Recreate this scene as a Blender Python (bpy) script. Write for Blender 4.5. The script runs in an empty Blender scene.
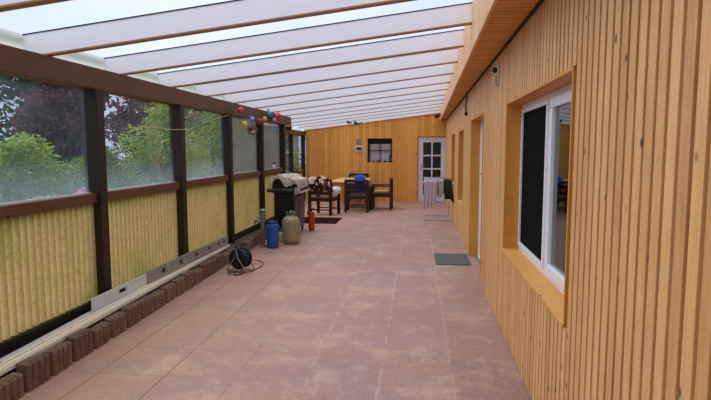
import bpy, math, random
from mathutils import Vector, Matrix, noise as mnoise
random.seed(7)
SC = bpy.context.scene
COL = SC.collection
PI = math.pi

# ------------------------------------------------------------------ mesh helpers
class MB:
    def __init__(s): s.v = []; s.f = []
    def add(s, vs, fs, M=None):
        n = len(s.v)
        for p in vs: s.v.append(tuple(M @ Vector(p)) if M else tuple(p))
        for f in fs: s.f.append(tuple(i + n for i in f))
        return s
    def box(s, x0, y0, z0, x1, y1, z1, M=None):
        vs = [(x, y, z) for z in (z0, z1) for y in (y0, y1) for x in (x0, x1)]
        return s.add(vs, [(0,2,3,1),(4,5,7,6),(0,1,5,4),(2,6,7,3),(0,4,6,2),(1,3,7,5)], M)
    def prism(s, pts, axis, a, b):          # closed outline pts (2D) extruded along axis from a to b
        n = len(pts)
        def mk(p, t):
            return (t, p[0], p[1]) if axis == 'x' else (p[0], t, p[1]) if axis == 'y' else (p[0], p[1], t)
        vs = [mk(p, a) for p in pts] + [mk(p, b) for p in pts]
        fs = [(i, (i+1) % n, n + (i+1) % n, n + i) for i in range(n)]
        fs += [tuple(range(n-1, -1, -1)), tuple(range(n, 2*n))]
        return s.add(vs, fs)
    def tube(s, pts, r, seg=8, r1=None, closed=False):
        pts = [Vector(p) for p in pts]; n = len(pts); base = len(s.v)
        prev = None
        for i, p in enumerate(pts):
            if closed: t = pts[(i+1) % n] - pts[i-1]
            else: t = pts[min(i+1, n-1)] - pts[max(i-1, 0)]
            t.normalize()
            if prev is None:
                a = Vector((0,0,1)) if abs(t.z) < .9 else Vector((1,0,0))
                u = t.cross(a).normalized()
            else:
                u = (prev - t * prev.dot(t)).normalized()
            prev = u; w = t.cross(u)
            rr = r if r1 is None else r + (r1 - r) * i / (n - 1)
            for k in range(seg):
                an = 2*PI*k/seg
                s.v.append(tuple(p + (u*math.cos(an) + w*math.sin(an)) * rr))
        m = n if closed else n - 1
        for i in range(m):
            j = (i + 1) % n
            for k in range(seg):
                l = (k+1) % seg
                s.f.append((base+i*seg+k, base+i*seg+l, base+j*seg+l, base+j*seg+k))
        if not closed:
            s.f.append(tuple(base+k for k in range(seg-1, -1, -1)))
            s.f.append(tuple(base+(n-1)*seg+k for k in range(seg)))
        return s
    def lathe(s, prof, seg=24, M=None, c=(0,0,0)):    # prof [(r,z)]
        base = []; fs = []
        for r, z in prof:
            for k in range(seg):
                an = 2*PI*k/seg
                base.append((c[0]+r*math.cos(an), c[1]+r*math.sin(an), c[2]+z))
        for i in range(len(prof)-1):
            for k in range(seg):
                l = (k+1) % seg
                fs.append((i*seg+k, i*seg+l, (i+1)*seg+l, (i+1)*seg+k))
        fs.append(tuple(range(seg-1, -1, -1))); fs.append(tuple((len(prof)-1)*seg+k for k in range(seg)))
        return s.add(base, fs, M)
    def sphere(s, c, r, seg=16, sq=(1,1,1)):
        prof = [(max(1e-4, math.sin(PI*i/10)), -math.cos(PI*i/10)) for i in range(11)]
        M = Matrix.Translation(c) @ Matrix.Diagonal((r*sq[0], r*sq[1], r*sq[2], 1))
        return s.lathe(prof, seg, M)
    def grid(s, fn, nu, nv, thick=0):
        base = len(s.v)
        for i in range(nu+1):
            for j in range(nv+1):
                s.v.append(tuple(fn(i/nu, j/nv)))
        for i in range(nu):
            for j in range(nv):
                a = base + i*(nv+1) + j
                s.f.append((a, a+nv+1, a+nv+2, a+1))
        return s
    def build(s, name, mat, parent=None, smooth=False, bevel=0, solid=0, loc=None, rz=0, subs=0):
        me = bpy.data.meshes.new(name); me.from_pydata(s.v, [], s.f); me.update()
        if smooth:
            for p in me.polygons: p.use_smooth = True
        if mat: me.materials.append(mat)
        o = bpy.data.objects.new(name, me); COL.objects.link(o)
        if parent: o.parent = parent
        if loc: o.location = loc
        o.rotation_euler.z = rz
        if solid:
            m = o.modifiers.new('solid', 'SOLIDIFY'); m.thickness = solid; m.offset = 0
        if bevel:
            m = o.modifiers.new('bevel', 'BEVEL'); m.width = bevel; m.segments = 2; m.limit_method = 'ANGLE'
        if subs:
            m = o.modifiers.new('sub', 'SUBSURF'); m.levels = subs; m.render_levels = subs
        if smooth:
            try:
                m = o.modifiers.new('wn', 'WEIGHTED_NORMAL')
            except Exception: pass
        return o

def bx(*a): return MB().box(*a)
def empty(name, loc, rz=0):
    o = bpy.data.objects.new(name, None); COL.objects.link(o)
    o.location = loc; o.rotation_euler.z = rz; o.empty_display_size = .1
    return o
def tag(o, label, cat, group=None, kind=None):
    if label: o['label'] = label
    if cat: o['category'] = cat
    if group: o['group'] = group
    if kind: o['kind'] = kind
    return o
def struct(o): o['kind'] = 'structure'; return o

# ------------------------------------------------------------------ material helpers
def srgb(r, g, b):
    f = lambda c: (c/12.92 if c <= .04045 else ((c+.055)/1.055)**2.4)
    return (f(r/255), f(g/255), f(b/255), 1)
class NT:
    def __init__(s, name):
        s.m = bpy.data.materials.new(name); s.m.use_nodes = True
        s.t = s.m.node_tree; s.t.nodes.clear()
        s.out = s.t.nodes.new('ShaderNodeOutputMaterial')
    def n(s, typ, ins=None, **kw):
        nd = s.t.nodes.new(typ)
        for k, v in kw.items(): setattr(nd, k, v)
        for k, v in (ins or {}).items():
            sock = nd.inputs[k]
            if isinstance(v, bpy.types.NodeSocket): s.t.links.new(v, sock)
            else: sock.default_value = v
        return nd
    def math(s, op, a, b=0, c=None):
        d = {0: a, 1: b}
        if c is not None: d[2] = c
        return s.n('ShaderNodeMath', d, operation=op).outputs[0]
    def mix(s, f, a, b, bt='MIX'):
        nd = s.n('ShaderNodeMix', {'Factor': f}, data_type='RGBA', blend_type=bt)
        for k, v in ((6, a), (7, b)):
            if isinstance(v, bpy.types.NodeSocket): s.t.links.new(v, nd.inputs[k])
            else: nd.inputs[k].default_value = v
        return nd.outputs[2]
    def ramp(s, f, lo, hi):
        return s.n('ShaderNodeMapRange', {0: f, 1: lo, 2: hi, 3: 0., 4: 1.}, clamp=True).outputs[0]
    def coord(s, kind='Object'):
        return s.n('ShaderNodeTexCoord').outputs[kind]
    def noise(s, vec, scale, detail=3, rough=.55, scl=None):
        if scl: vec = s.n('ShaderNodeVectorMath', {0: vec, 1: scl}, operation='MULTIPLY').outputs[0]
        return s.n('ShaderNodeTexNoise', {'Vector': vec, 'Scale': scale, 'Detail': detail, 'Roughness': rough}).outputs[0]
    def principled(s, col, rough=.6, metal=0, spec=.5, bump=None, bd=.2, **kw):
        ins = {'Base Color': col, 'Roughness': rough, 'Metallic': metal, 'Specular IOR Level': spec}
        ins.update(kw)
        p = s.n('ShaderNodeBsdfPrincipled', ins)
        if bump is not None:
            b = s.n('ShaderNodeBump', {'Height': bump, 'Strength': bd, 'Distance': .01})
            s.t.links.new(b.outputs[0], p.inputs['Normal'])
        return p.outputs[0]
    def done(s, sh):
        s.t.links.new(sh, s.out.inputs[0]); return s.m

def plain(name, c, rough=.55, metal=0, var=.12, scale=14, spec=.5):
    t = NT(name); v = t.coord()
    n = t.noise(v, scale)
    d = tuple(x*(1-var*1.6) for x in c[:3]) + (1,); l = tuple(min(1, x*(1+var)) for x in c[:3]) + (1,)
    return t.done(t.principled(t.mix(n, d, l), rough, metal, spec))

def wood(name, light, dark, pitch=.08, across='Y', grain='Z', knots=True, rough=.5, var=.35, seam=0, spec=.35, knot=(70,35,15), kr=(.045,.11), ks0=5.2):
    t = NT(name); v = t.coord()
    sep = t.n('ShaderNodeSeparateXYZ', {0: v})
    a = sep.outputs[across]
    q = t.math('DIVIDE', a, pitch)
    idx = t.math('FLOOR', q)
    wn = t.n('ShaderNodeTexWhiteNoise', {'W': idx}, noise_dimensions='1D').outputs[0]
    off = t.n('ShaderNodeCombineXYZ', {'X': t.math('MULTIPLY', wn, 17.), 'Y': t.math('MULTIPLY', wn, 9.), 'Z': t.math('MULTIPLY', wn, 31.)}).outputs[0]
    vv = t.n('ShaderNodeVectorMath', {0: v, 1: off}, operation='ADD').outputs[0]
    st = {'X': (1,1,1), 'Y': (1,1,1), 'Z': (1,1,1)}
    scl = [16,16,16]; scl['XYZ'.index(grain)] = 1.2
    g = t.noise(vv, 4, 4, .6, tuple(scl))
    big = t.noise(vv, 1.6, 2)
    f = t.math('ADD', t.math('MULTIPLY', g, .55), t.math('MULTIPLY', wn, var))
    f = t.math('ADD', f, t.math('MULTIPLY', big, .25))
    f = t.ramp(f, .25, .95)
    col = t.mix(f, light, dark)
    if knots:
        ks = [ks0]*3; ks['XYZ'.index(grain)] = ks0*.7
        kv = t.n('ShaderNodeVectorMath', {0: vv, 1: tuple(ks)}, operation='MULTIPLY').outputs[0]
        vo = t.n('ShaderNodeTexVoronoi', {'Vector': kv, 'Scale': 1.}).outputs['Distance']
        km = t.math('SUBTRACT', 1., t.ramp(vo, kr[0], kr[1]))
        col = t.mix(t.math('MULTIPLY', km, .85), col, srgb(*knot))
    if seam:
        fr = t.math('FRACT', q)
        e = t.math('MINIMUM', fr, t.math('SUBTRACT', 1., fr))
        sm = t.math('LESS_THAN', e, seam)
        col = t.mix(t.math('MULTIPLY', sm, .75), col, srgb(*knot))
    return t.done(t.principled(col, rough, 0, spec, g, .15))

M = {}
M['larch'] = wood('larch_boards', srgb(240,188,124), srgb(162,98,42), .08, var=.2, knot=(58,26,8), kr=(.06,.12), ks0=7.5)
M['larch_gap'] = plain('board_gap_ochre', srgb(58,32,6), .9)
M['reveal'] = wood('reveal_larch', srgb(226,156,62), srgb(184,112,38), .3, across='Z', grain='Z', var=.1, knots=False)
M['pine_wall'] = wood('pine_back_wall', srgb(246,182,90), srgb(204,128,44), .1, across='X', grain='Z', seam=.03, knot=(105,55,15))
M['soffit'] = wood('soffit_boards', srgb(234,160,70), srgb(186,114,38), .085, across='Y', grain='X', seam=.07, knots=False, knot=(70,36,10))
M['fascia'] = wood('fascia_boards', srgb(242,196,148), srgb(206,150,98), .1, across='Y', grain='Z', seam=.03, knot=(150,95,50))
M['sill'] = wood('sill_board', srgb(222,164,88), srgb(188,126,58), .5, across='X', grain='Y', var=.1)
M['post'] = wood('dark_stained_timber', srgb(48,31,18), srgb(12,8,5), .5, across='Y', grain='Z', rough=.45, var=.2, knot=(22,12,8))
M['beam'] = wood('dark_stained_beam', srgb(112,72,36), srgb(22,13,7), .5, across='X', grain='Y', rough=.5, var=.2, knot=(25,12,8))
M['white_paint'] = plain('white_painted_rafter', srgb(247,245,246), .5, var=.015)
M['tan_wood'] = plain('tan_wood_edge', srgb(168,124,76), .6, var=.2)
M['white_frame'] = plain('white_plastic_frame', srgb(228,228,232), .35, var=.02)
M['black'] = plain('black_matt', srgb(20,20,22), .5, var=.2)
M['blackgloss'] = plain('black_enamel', srgb(22,21,23), .25, var=.2)
M['steel'] = plain('brushed_steel', srgb(150,150,150), .35, .7, .1)
M['grey'] = plain('grey_metal', srgb(120,122,118), .5, .3)
M['mahogany'] = wood('mahogany_furniture', srgb(54,26,20), srgb(22,11,9), .3, knots=False, rough=.4, knot=(30,15,8))
M['tabletop'] = wood('pale_pine_table', srgb(226,170,112), srgb(196,134,78), .12, across='X', grain='Y', seam=.02, knot=(150,90,50))
M['rubber'] = plain('black_rubber', srgb(18,18,18), .7)

# floor
t = NT('terracotta_pavers'); v = t.coord()
pv = t.n('ShaderNodeVectorMath', {0: v, 1: (-.258+.505*40, -3.44+.52*40, 0)}, operation='ADD').outputs[0]
sp = t.n('ShaderNodeSeparateXYZ', {0: pv})
qx = t.math('DIVIDE', sp.outputs[0], .505); qy = t.math('DIVIDE', sp.outputs[1], .52)
def edge(q, w):
    fr = t.math('FRACT', q); e = t.math('MINIMUM', fr, t.math('SUBTRACT', 1., fr))
    return t.math('SUBTRACT', 1., t.ramp(e, w*.5, w*1.3))
ex = edge(qx, .009); ey = edge(qy, .006)
cell = t.n('ShaderNodeCombineXYZ', {'X': t.math('FLOOR', qx), 'Y': t.math('FLOOR', qy)}).outputs[0]
wn = t.n('ShaderNodeTexWhiteNoise', {'Vector': cell}, noise_dimensions='3D').outputs[0]
n1 = t.noise(v, 1.1, 4, .6); n2 = t.noise(v, 11., 6, .75); n3 = t.noise(v, 60., 4, .7); n4 = t.noise(v, .55, 3, .5)
col = t.mix(wn, srgb(150,110,94), srgb(138,102,94))
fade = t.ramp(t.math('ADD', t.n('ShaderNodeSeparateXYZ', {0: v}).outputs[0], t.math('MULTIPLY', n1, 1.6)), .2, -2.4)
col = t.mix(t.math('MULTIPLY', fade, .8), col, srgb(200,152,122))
col = t.mix(t.math('MULTIPLY', t.ramp(n1, .45, .7), .6), col, srgb(150,124,120))
col = t.mix(t.math('MULTIPLY', t.ramp(n2, .5, .75), .4), col, srgb(200,174,150))
col = t.mix(t.math('MULTIPLY', t.ramp(n2, .5, .25), .3), col, srgb(126,90,80))
col = t.mix(t.math('MULTIPLY', t.ramp(n3, .45, .75), .4), col, srgb(210,180,164))
col = t.mix(t.math('MULTIPLY', t.ramp(t.noise(v, 2.3, 5, .7), .5, .66), .4), col, srgb(206,176,140))
# dark joints, and lime bloom along part of them
xw = t.n('ShaderNodeSeparateXYZ', {0: v}).outputs[0]
lw_ = t.ramp(t.math('ADD', xw, t.math('MULTIPLY', n4, 1.2)), -1.2, -.3)       # old lime bloom on the house side only
dark = t.math('MULTIPLY', t.math('MAXIMUM', ex, ey), t.math('SUBTRACT', 1., t.math('MULTIPLY', lw_, t.ramp(n4, .35, .55))))
lime = t.math('MULTIPLY', t.math('MAXIMUM', edge(qx, .02), t.math('MULTIPLY', edge(qy, .012), .5)), t.math('MULTIPLY', lw_, t.ramp(n2, .35, .6)))
col = t.mix(t.math('MULTIPLY', dark, .8), col, srgb(84,54,44))
col = t.mix(t.math('MULTIPLY', lime, .4), col, srgb(208,180,156))
hb = t.math('ADD', t.math('MULTIPLY', n2, .3), t.math('MULTIPLY', t.math('MAXIMUM', ex, ey), -1.))
M['floor'] = t.done(t.principled(col, t.math('ADD', .32, t.math('MULTIPLY', n2, .3)), 0, .45, hb, .25))

M['pit'] = plain('damp_brown_concrete', srgb(74,44,32), .7, var=.3)
t = NT('palisade_concrete'); v = t.coord(); n1 = t.noise(v, 9, 5); n2 = t.noise(v, 45, 4, .7)
oi = t.n('ShaderNodeObjectInfo').outputs['Random']
col = t.mix(n1, srgb(92,70,54), srgb(150,118,90)); col = t.mix(t.math('MULTIPLY', t.ramp(n2, .5, .75), .6), col, srgb(204,172,142))
col = t.mix(t.math('MULTIPLY', oi, .4), col, srgb(84,58,48))
M['stone'] = t.done(t.principled(col, .85, 0, .3, n2, .8))
M['ledge'] = plain('ledge_mortar', srgb(96,84,74), .9, var=.35, scale=20)
M['lawn'] = plain('lawn_green', srgb(86,104,58), .95, var=.4, scale=3)

# corrugated panel: weathered resin, light passes through
t = NT('corrugated_resin'); v = t.coord()
n1 = t.noise(v, 5, 4, .6, (1,1,.5)); n2 = t.noise(v, 60, 3, .7, (1,1,.6)); n3 = t.noise(v, 2.2, 3)
col = t.mix(n1, srgb(178,160,104), srgb(206,190,140))
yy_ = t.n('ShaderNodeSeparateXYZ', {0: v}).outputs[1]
rib_shade = t.math('ADD', t.math('MULTIPLY', t.math('COSINE', t.math('MULTIPLY', yy_, 2*PI/.076)), .5), .5)
col = t.mix(t.math('MULTIPLY', t.math('POWER', rib_shade, 1.6), .6), col, srgb(134,104,50))  # shading of the ribs painted into the colour as darker stripes
col = t.mix(t.math('MULTIPLY', t.ramp(n3, .5, .72), .6), col, srgb(134,142,66))
col = t.mix(t.math('MULTIPLY', t.ramp(n2, .5, .72), .6), col, srgb(128,92,44))
d = t.n('ShaderNodeBsdfDiffuse', {'Color': col}).outputs[0]; tr = t.n('ShaderNodeBsdfTranslucent', {'Color': col}).outputs[0]
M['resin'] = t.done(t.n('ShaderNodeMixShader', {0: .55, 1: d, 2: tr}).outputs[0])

# roof sheet
t = NT('opal_roof_sheet'); v = t.coord()
n1 = t.noise(v, 1.5, 3); n2 = t.noise(v, 30, 3)
col = t.mix(n1, srgb(224,232,252), srgb(236,240,253))
tr = t.n('ShaderNodeBsdfTranslucent', {'Color': col}).outputs[0]
tp = t.n('ShaderNodeBsdfTransparent', {'Color': srgb(222,232,252)}).outputs[0]
M['roof'] = t.done(t.n('ShaderNodeMixShader', {0: .62, 1: tr, 2: tp}).outputs[0])

t = NT('opal_side_sheet')
M['opal'] = t.done(t.n('ShaderNodeMixShader', {0: .0, 1: t.n('ShaderNodeBsdfTranslucent', {'Color': srgb(252,250,246)}).outputs[0], 2: t.n('ShaderNodeBsdfTransparent').outputs[0]}).outputs[0])
def glass(name, haze, hcol, lo=0, hi=1, base=0., mistz=None):
    t = NT(name); v = t.coord()
    n1 = t.noise(v, 2.2, 5, .6); n2 = t.noise(v, 25, 3, .6, (1,1,.25))
    f = t.math('MULTIPLY', t.ramp(t.math('ADD', t.math('MULTIPLY', n1, .8), t.math('MULTIPLY', n2, .3)), .3, .8), haze)
    if mistz:
        z = t.n('ShaderNodeSeparateXYZ', {0: v}).outputs[2]
        f = t.math('ADD', f, t.math('MULTIPLY', t.ramp(t.math('ADD', z, t.math('MULTIPLY', n1, .5)), mistz[1], mistz[0]), mistz[2]))
    f = t.math('ADD', f, base)
    tp = t.n('ShaderNodeBsdfTransparent', {'Color': srgb(245,248,248)}).outputs[0]
    tr = t.n('ShaderNodeBsdfTranslucent', {'Color': hcol}).outputs[0]
    m1 = t.n('ShaderNodeMixShader', {0: f, 1: tp, 2: tr}).outputs[0]
    gl = t.n('ShaderNodeBsdfGlossy', {'Roughness': .03}).outputs[0]
    lw = t.n('ShaderNodeLayerWeight', {'Blend': .12}).outputs['Fresnel']
    return t.done(t.n('ShaderNodeMixShader', {0: t.math('MULTIPLY', lw, .22), 1: m1, 2: gl}).outputs[0])
M['glass_left'] = glass('dusty_clear_pane', .07, srgb(190,205,230), base=.0, mistz=(1.25, 1.75, .24))
M['glass_net'] = glass('greyed_pane', .35, srgb(128,127,128), base=.38)
M['glass_clear'] = glass('clear_pane', .05, srgb(200,205,210))
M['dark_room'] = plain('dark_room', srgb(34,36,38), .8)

def leafmat(name, a, b):
    t = NT(name); v = t.coord()
    n = t.noise(v, 2.5, 4, .7); n2 = t.n('ShaderNodeTexWhiteNoise', {'Vector': t.n('ShaderNodeNewGeometry').outputs['Random Per Island']}, noise_dimensions='3D').outputs[0]
    col = t.mix(t.math('ADD', t.math('MULTIPLY', n, .6), t.math('MULTIPLY', t.n('ShaderNodeNewGeometry').outputs['Random Per Island'], .5)), a, b)
    d = t.n('ShaderNodeBsdfDiffuse', {'Color': col}).outputs[0]; tr = t.n('ShaderNodeBsdfTranslucent', {'Color': col}).outputs[0]
    return t.done(t.n('ShaderNodeMixShader', {0: .35, 1: d, 2: tr}).outputs[0])
M['leaf_green'] = leafmat('bush_leaf', srgb(46,76,32), srgb(132,164,74))
M['leaf_light'] = leafmat('light_leaf', srgb(96,130,50), srgb(186,206,104))
M['leaf_dark'] = leafmat('conifer_leaf', srgb(30,48,34), srgb(78,98,62))
M['leaf_copper'] = leafmat('copper_leaf', srgb(40,22,36), srgb(124,78,98))
M['petal'] = leafmat('pink_petal', srgb(220,110,140), srgb(250,200,210))
M['bark'] = plain('bark', srgb(70,54,44), .9, var=.3)

def stuffc(name, c, **k): return plain(name, srgb(*c), **k)

# ------------------------------------------------------------------ camera (phone held at 1.6 m, looking a little down)
f_px = 530.; cx, cy = 355.5, 200.
pitch = math.atan((cy-149.5)/f_px); yaw = -math.atan((417.5-355.5)/f_px*math.cos(pitch))
cam = bpy.data.cameras.new('camera'); co = bpy.data.objects.new('camera', cam); COL.objects.link(co)
cam.sensor_width = 36; cam.lens = f_px/711*36; cam.clip_start = .05
co.location = (0, 0, 1.6); co.rotation_euler = (PI/2 - pitch, 0, -yaw)
SC.camera = co

# ------------------------------------------------------------------ sky and sun
w = bpy.data.worlds.new('sky'); SC.world = w; w.use_nodes = True
nt = w.node_tree; nt.nodes.clear()
def wn_(typ, ins=None, **kw):
    nd = nt.nodes.new(typ)
    for k, val in kw.items(): setattr(nd, k, val)
    for k, val in (ins or {}).items():
        if isinstance(val, bpy.types.NodeSocket): nt.links.new(val, nd.inputs[k])
        else: nd.inputs[k].default_value = val
    return nd
tc = wn_('ShaderNodeTexCoord').outputs['Generated']
nz = wn_('ShaderNodeTexNoise', {'Vector': tc, 'Scale': 2.2, 'Detail': 5., 'Roughness': .5}).outputs[0]
rp = wn_('ShaderNodeMapRange', {0: nz, 1: .4, 2: .62, 3: 0., 4: 1.}).outputs[0]
mx = wn_('ShaderNodeMix', {'Factor': rp}, data_type='RGBA')
mx.inputs[6].default_value = srgb(184,208,248); mx.inputs[7].default_value = srgb(238,241,252)
bg = wn_('ShaderNodeBackground', {'Color': mx.outputs[2], 'Strength': .63})
wo = wn_('ShaderNodeOutputWorld', {0: bg.outputs[0]})
sun = bpy.data.lights.new('sun', 'SUN'); sun.energy = 3.5; sun.angle = math.radians(75); sun.color = (1, .93, .80)
so = bpy.data.objects.new('sun', sun); COL.objects.link(so)
so.rotation_euler = Vector((-.45, .1, .9)).to_track_quat('Z', 'Y').to_euler()

# ------------------------------------------------------------------ SETTING
YB = 16.5            # back wall
Y0 = -1.6
PX0, PX1, PY0, PY1 = -2.95, -1.73, 11.2, 12.3      # sunken pit in the paving
m = MB()
xs = [-3.55, PX0, PX1, 1.3]; ys = [Y0, PY0, PY1, YB+.3]
for i in range(3):
    for j in range(3):
        if i == 1 and j == 1: continue
        if i == 0: m.add([(xs[0], ys[j], 0), (xs[1], ys[j], 0), (xs[1], ys[j+1], 0), (xs[0], ys[j+1], 0)], [(0,1,2,3)])
        else: m.add([(xs[i], ys[j], 0), (xs[i+1], ys[j], 0), (xs[i+1], ys[j+1], 0), (xs[i], ys[j+1], 0)], [(0,1,2,3)])
fl = struct(m.build('floor', M['floor']))
m = MB(); d = -.22
m.add([(PX0,PY0,d),(PX1,PY0,d),(PX1,PY1,d),(PX0,PY1,d)], [(0,1,2,3)])
m.add([(PX0,PY0,0),(PX1,PY0,0),(PX1,PY0,d),(PX0,PY0,d)], [(0,1,2,3)])
m.add([(PX0,PY1,0),(PX1,PY1,0),(PX1,PY1,d),(PX0,PY1,d)], [(0,3,2,1)])
m.add([(PX0,PY0,0),(PX0,PY1,0),(PX0,PY1,d),(PX0,PY0,d)], [(0,3,2,1)])
m.add([(PX1,PY0,0),(PX1,PY1,0),(PX1,PY1,d),(PX1,PY0,d)], [(0,1,2,3)])
pit = m.build('sunken_pit', M['pit'], fl)

# ground outside
g = struct(bx(-45, -12, -.3, -3.56, 60, -.06).build('ground', M['lawn']))

# ---- right wall in its own frame: local (depth, along, up)
RL = (.71, 0, 0); RR = -.009
def rbuild(m, name, mat, **k): return m.build(name, mat, loc=RL, rz=RR, **k)
HS = 2.5                                  # soffit height
OPEN = [(2.66, 4.70, .72, 1.995), (6.42, 8.02, 0, 2.04), (9.46, 10.66, .58, 1.96), (11.95, 13.15, .78, 1.96)]
m = MB()
n = 0; y = Y0
while y < YB - .05:
    a, b = y, y + .058
    ops = [o for o in OPEN if b > o[0]+.002 and a < o[1]-.002]
    if ops:
        o = ops[0]
        if o[2] > 0: m.box(0, a, .012, .02, b, o[2])
        m.box(0, a, o[3], .02, b, HS)
    else: m.box(0, a, .012, .02, b, HS)
    y += .08
WR = struct(rbuild(m, 'wall_right', M['larch'], bevel=.0015))
m = MB(); segs = []
prev = Y0
for (a, b, z0, z1) in OPEN:
    m.box(.02, prev, 0, .3, a, HS+.1); 
    if z0 > 0: m.box(.02, a, 0, .3, b, z0)
    m.box(.02, a, z1, .3, b, HS+.1); prev = b
m.box(.02, prev, 0, .3, YB, HS+.1)
o = m.build('batten_backing', M['larch_gap'], WR)
m = MB()
for i, (a, b, z0, z1) in enumerate(OPEN):      # reveal linings
    e = .018
    m.box(-.004, a, z0, .17, a+e, z1); m.box(-.004, b-e, z0, .17, b, z1)
    m.box(-.004, a, z1-e, .17, b, z1)
o = m.build('reveal_lining', M['reveal'], WR)
m = MB()
for i, (a, b, z0, z1) in enumerate(OPEN):
    if z0 > 0: m.box(-.012, a, z0, .17, b, z0+.022)
m.build('sill_board', M['sill'], WR, bevel=.003)

def frame(m, d0, d1, a, b, z0, z1, w):
    m.box(d0, a, z0, d1, b, z0+w); m.box(d0, a, z1-w, d1, b, z1)
    m.box(d0, a, z0+w, d1, a+w, z1-w); m.box(d0, b-w, z0+w, d1, b, z1-w)

# big window
a, b, z0, z1 = 2.68, 4.68, .742, 1.977
m = MB(); frame(m, .125, .19, a, b, z0, z1, .055); m.box(.125, 3.60, z0+.055, .19, 3.70, z1-.055)
W1 = struct(rbuild(m, 'window_1', M['white_frame'], bevel=.006))
m = MB(); frame(m, .105, .16, a+.045, 3.60, z0+.045, z1-.045, .065)
m.build('sash', M['white_frame'], W1, bevel=.006)
m = MB(); frame(m, .112, .16, 3.70, b-.045, z0+.045, z1-.045, .03)
m.build('screen_frame', M['white_frame'], W1, bevel=.004)
bx(.128, 3.73, z0+.075, .134, b-.075, z1-.075).build('insect_screen', plain('black_mesh', srgb(12,14,14), .9, spec=.05), W1)
tg = NT('dim_glazing'); gg = tg.n('ShaderNodeBsdfGlossy', {'Roughness': .02, 'Color': (.9,.95,.95,1)}).outputs[0]
tt = tg.n('ShaderNodeBsdfTransparent', {'Color': (.8,.85,.85,1)}).outputs[0]
fr = tg.n('ShaderNodeFresnel', {'IOR': 1.6}).outputs[0]
M['glaze'] = tg.done(tg.n('ShaderNodeMixShader', {0: fr, 1: tt, 2: gg}).outputs[0])
bx(.130, a+.11, z0+.11, .136, 3.535, z1-.11).build('glass_pane', M['glaze'], W1)
# dim room behind, shallow niche with pale curtain
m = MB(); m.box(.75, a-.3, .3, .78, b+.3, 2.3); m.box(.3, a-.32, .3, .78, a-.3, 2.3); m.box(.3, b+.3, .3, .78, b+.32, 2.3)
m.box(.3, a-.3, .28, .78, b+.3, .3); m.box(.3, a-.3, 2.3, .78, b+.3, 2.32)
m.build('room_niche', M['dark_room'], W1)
M['curtain'] = plain('pale_curtain', srgb(150,152,128), .9, var=.2)
MB().grid(lambda u, v_: (.42+.02*math.sin(u*60), 2.75+u*.75, .76+v_*1.15), 80, 4).build('curtain', M['curtain'], W1, smooth=True)

# doorway with white double door
D1 = struct(rbuild(MB().box(0,0,0,.001,.001,.001), 'door_1', M['white_frame'])) if False else None
m = MB(); a, b, z1 = 6.44, 8.0, 2.02
m.box(.13, a, .0, .2, a+.06, z1); m.box(.13, b-.06, 0, .2, b, z1); m.box(.13, a+.06, z1-.06, .2, b-.06, z1); m.box(.13, a+.06, 0, .2, b-.06, .03)
D1 = struct(rbuild(m, 'door_1', M['white_frame'], bevel=.005))
for (p, q) in ((a+.06, 7.22), (7.22, b-.06)):
    m = MB(); frame(m, .14, .19, p+.003, q-.003, .035, z1-.065, .11); m.box(.14, p+.113, .8, .19, q-.113, .92)
    lf = m.build('door_leaf', M['white_frame'], D1, bevel=.004)
    bx(.162, p+.11, .14, .168, q-.11, .8).build('door_panel', M['white_frame'], lf)
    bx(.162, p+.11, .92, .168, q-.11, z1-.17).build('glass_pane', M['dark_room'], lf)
m = MB(); m.box(.126, 7.28, 1.14, .14, 7.32, 1.32); m.tube([(.126,7.3,1.27),(.085,7.3,1.27),(.085,7.40,1.27)], .009)
m.build('door_handle', M['grey'], D1)
bx(.10, 6.47, .0, .13, 7.97, .018).build('threshold', M['grey'], D1)

for nm, (a, b, z0, z1), nn in (('window_2', OPEN[2], 2), ('window_3', OPEN[3], 3)):
    a += .02; b -= .02; z0 += .022; z1 -= .02
    m = MB(); frame(m, .12, .18, a, b, z0, z1, .05); m.box(.12, (a+b)/2-.03, z0+.05, .18, (a+b)/2+.03, z1-.05)
    W = struct(rbuild(m, nm, M['white_frame'], bevel=.005))
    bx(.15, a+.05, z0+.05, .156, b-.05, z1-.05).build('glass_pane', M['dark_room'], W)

# soffit and fascia (box eaves)
FL = (.41, 0, 0); FR = -.0175
def fx(y): return .41 + .0175*y
def rx(y): return .71 + .009*y
m = MB()
m.add([(fx(Y0), Y0, HS), (rx(Y0)+.05, Y0, HS), (rx(YB)+.05, YB, HS), (fx(YB), YB, HS),
       (fx(Y0), Y0, HS+.02), (rx(Y0)+.05, Y0, HS+.02), (rx(YB)+.05, YB, HS+.02), (fx(YB), YB, HS+.02)],
      [(0,3,2,1),(4,5,6,7),(0,1,5,4),(2,3,7,6),(0,4,7,3),(1,2,6,5)])
CE = struct(m.build('ceiling', M['soffit']))
CE['kind'] = 'structure'
o = bx(-.022, Y0, HS-.012, 0, YB, 3.0).build('fascia_board', M['fascia'], CE, loc=FL, rz=FR, bevel=.003)
m = MB(); m.box(0, Y0, HS-.02, .015, YB, HS); 
m.build('cover_strip', M['larch_gap'], CE, loc=(.693,0,0), rz=RR)

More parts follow.
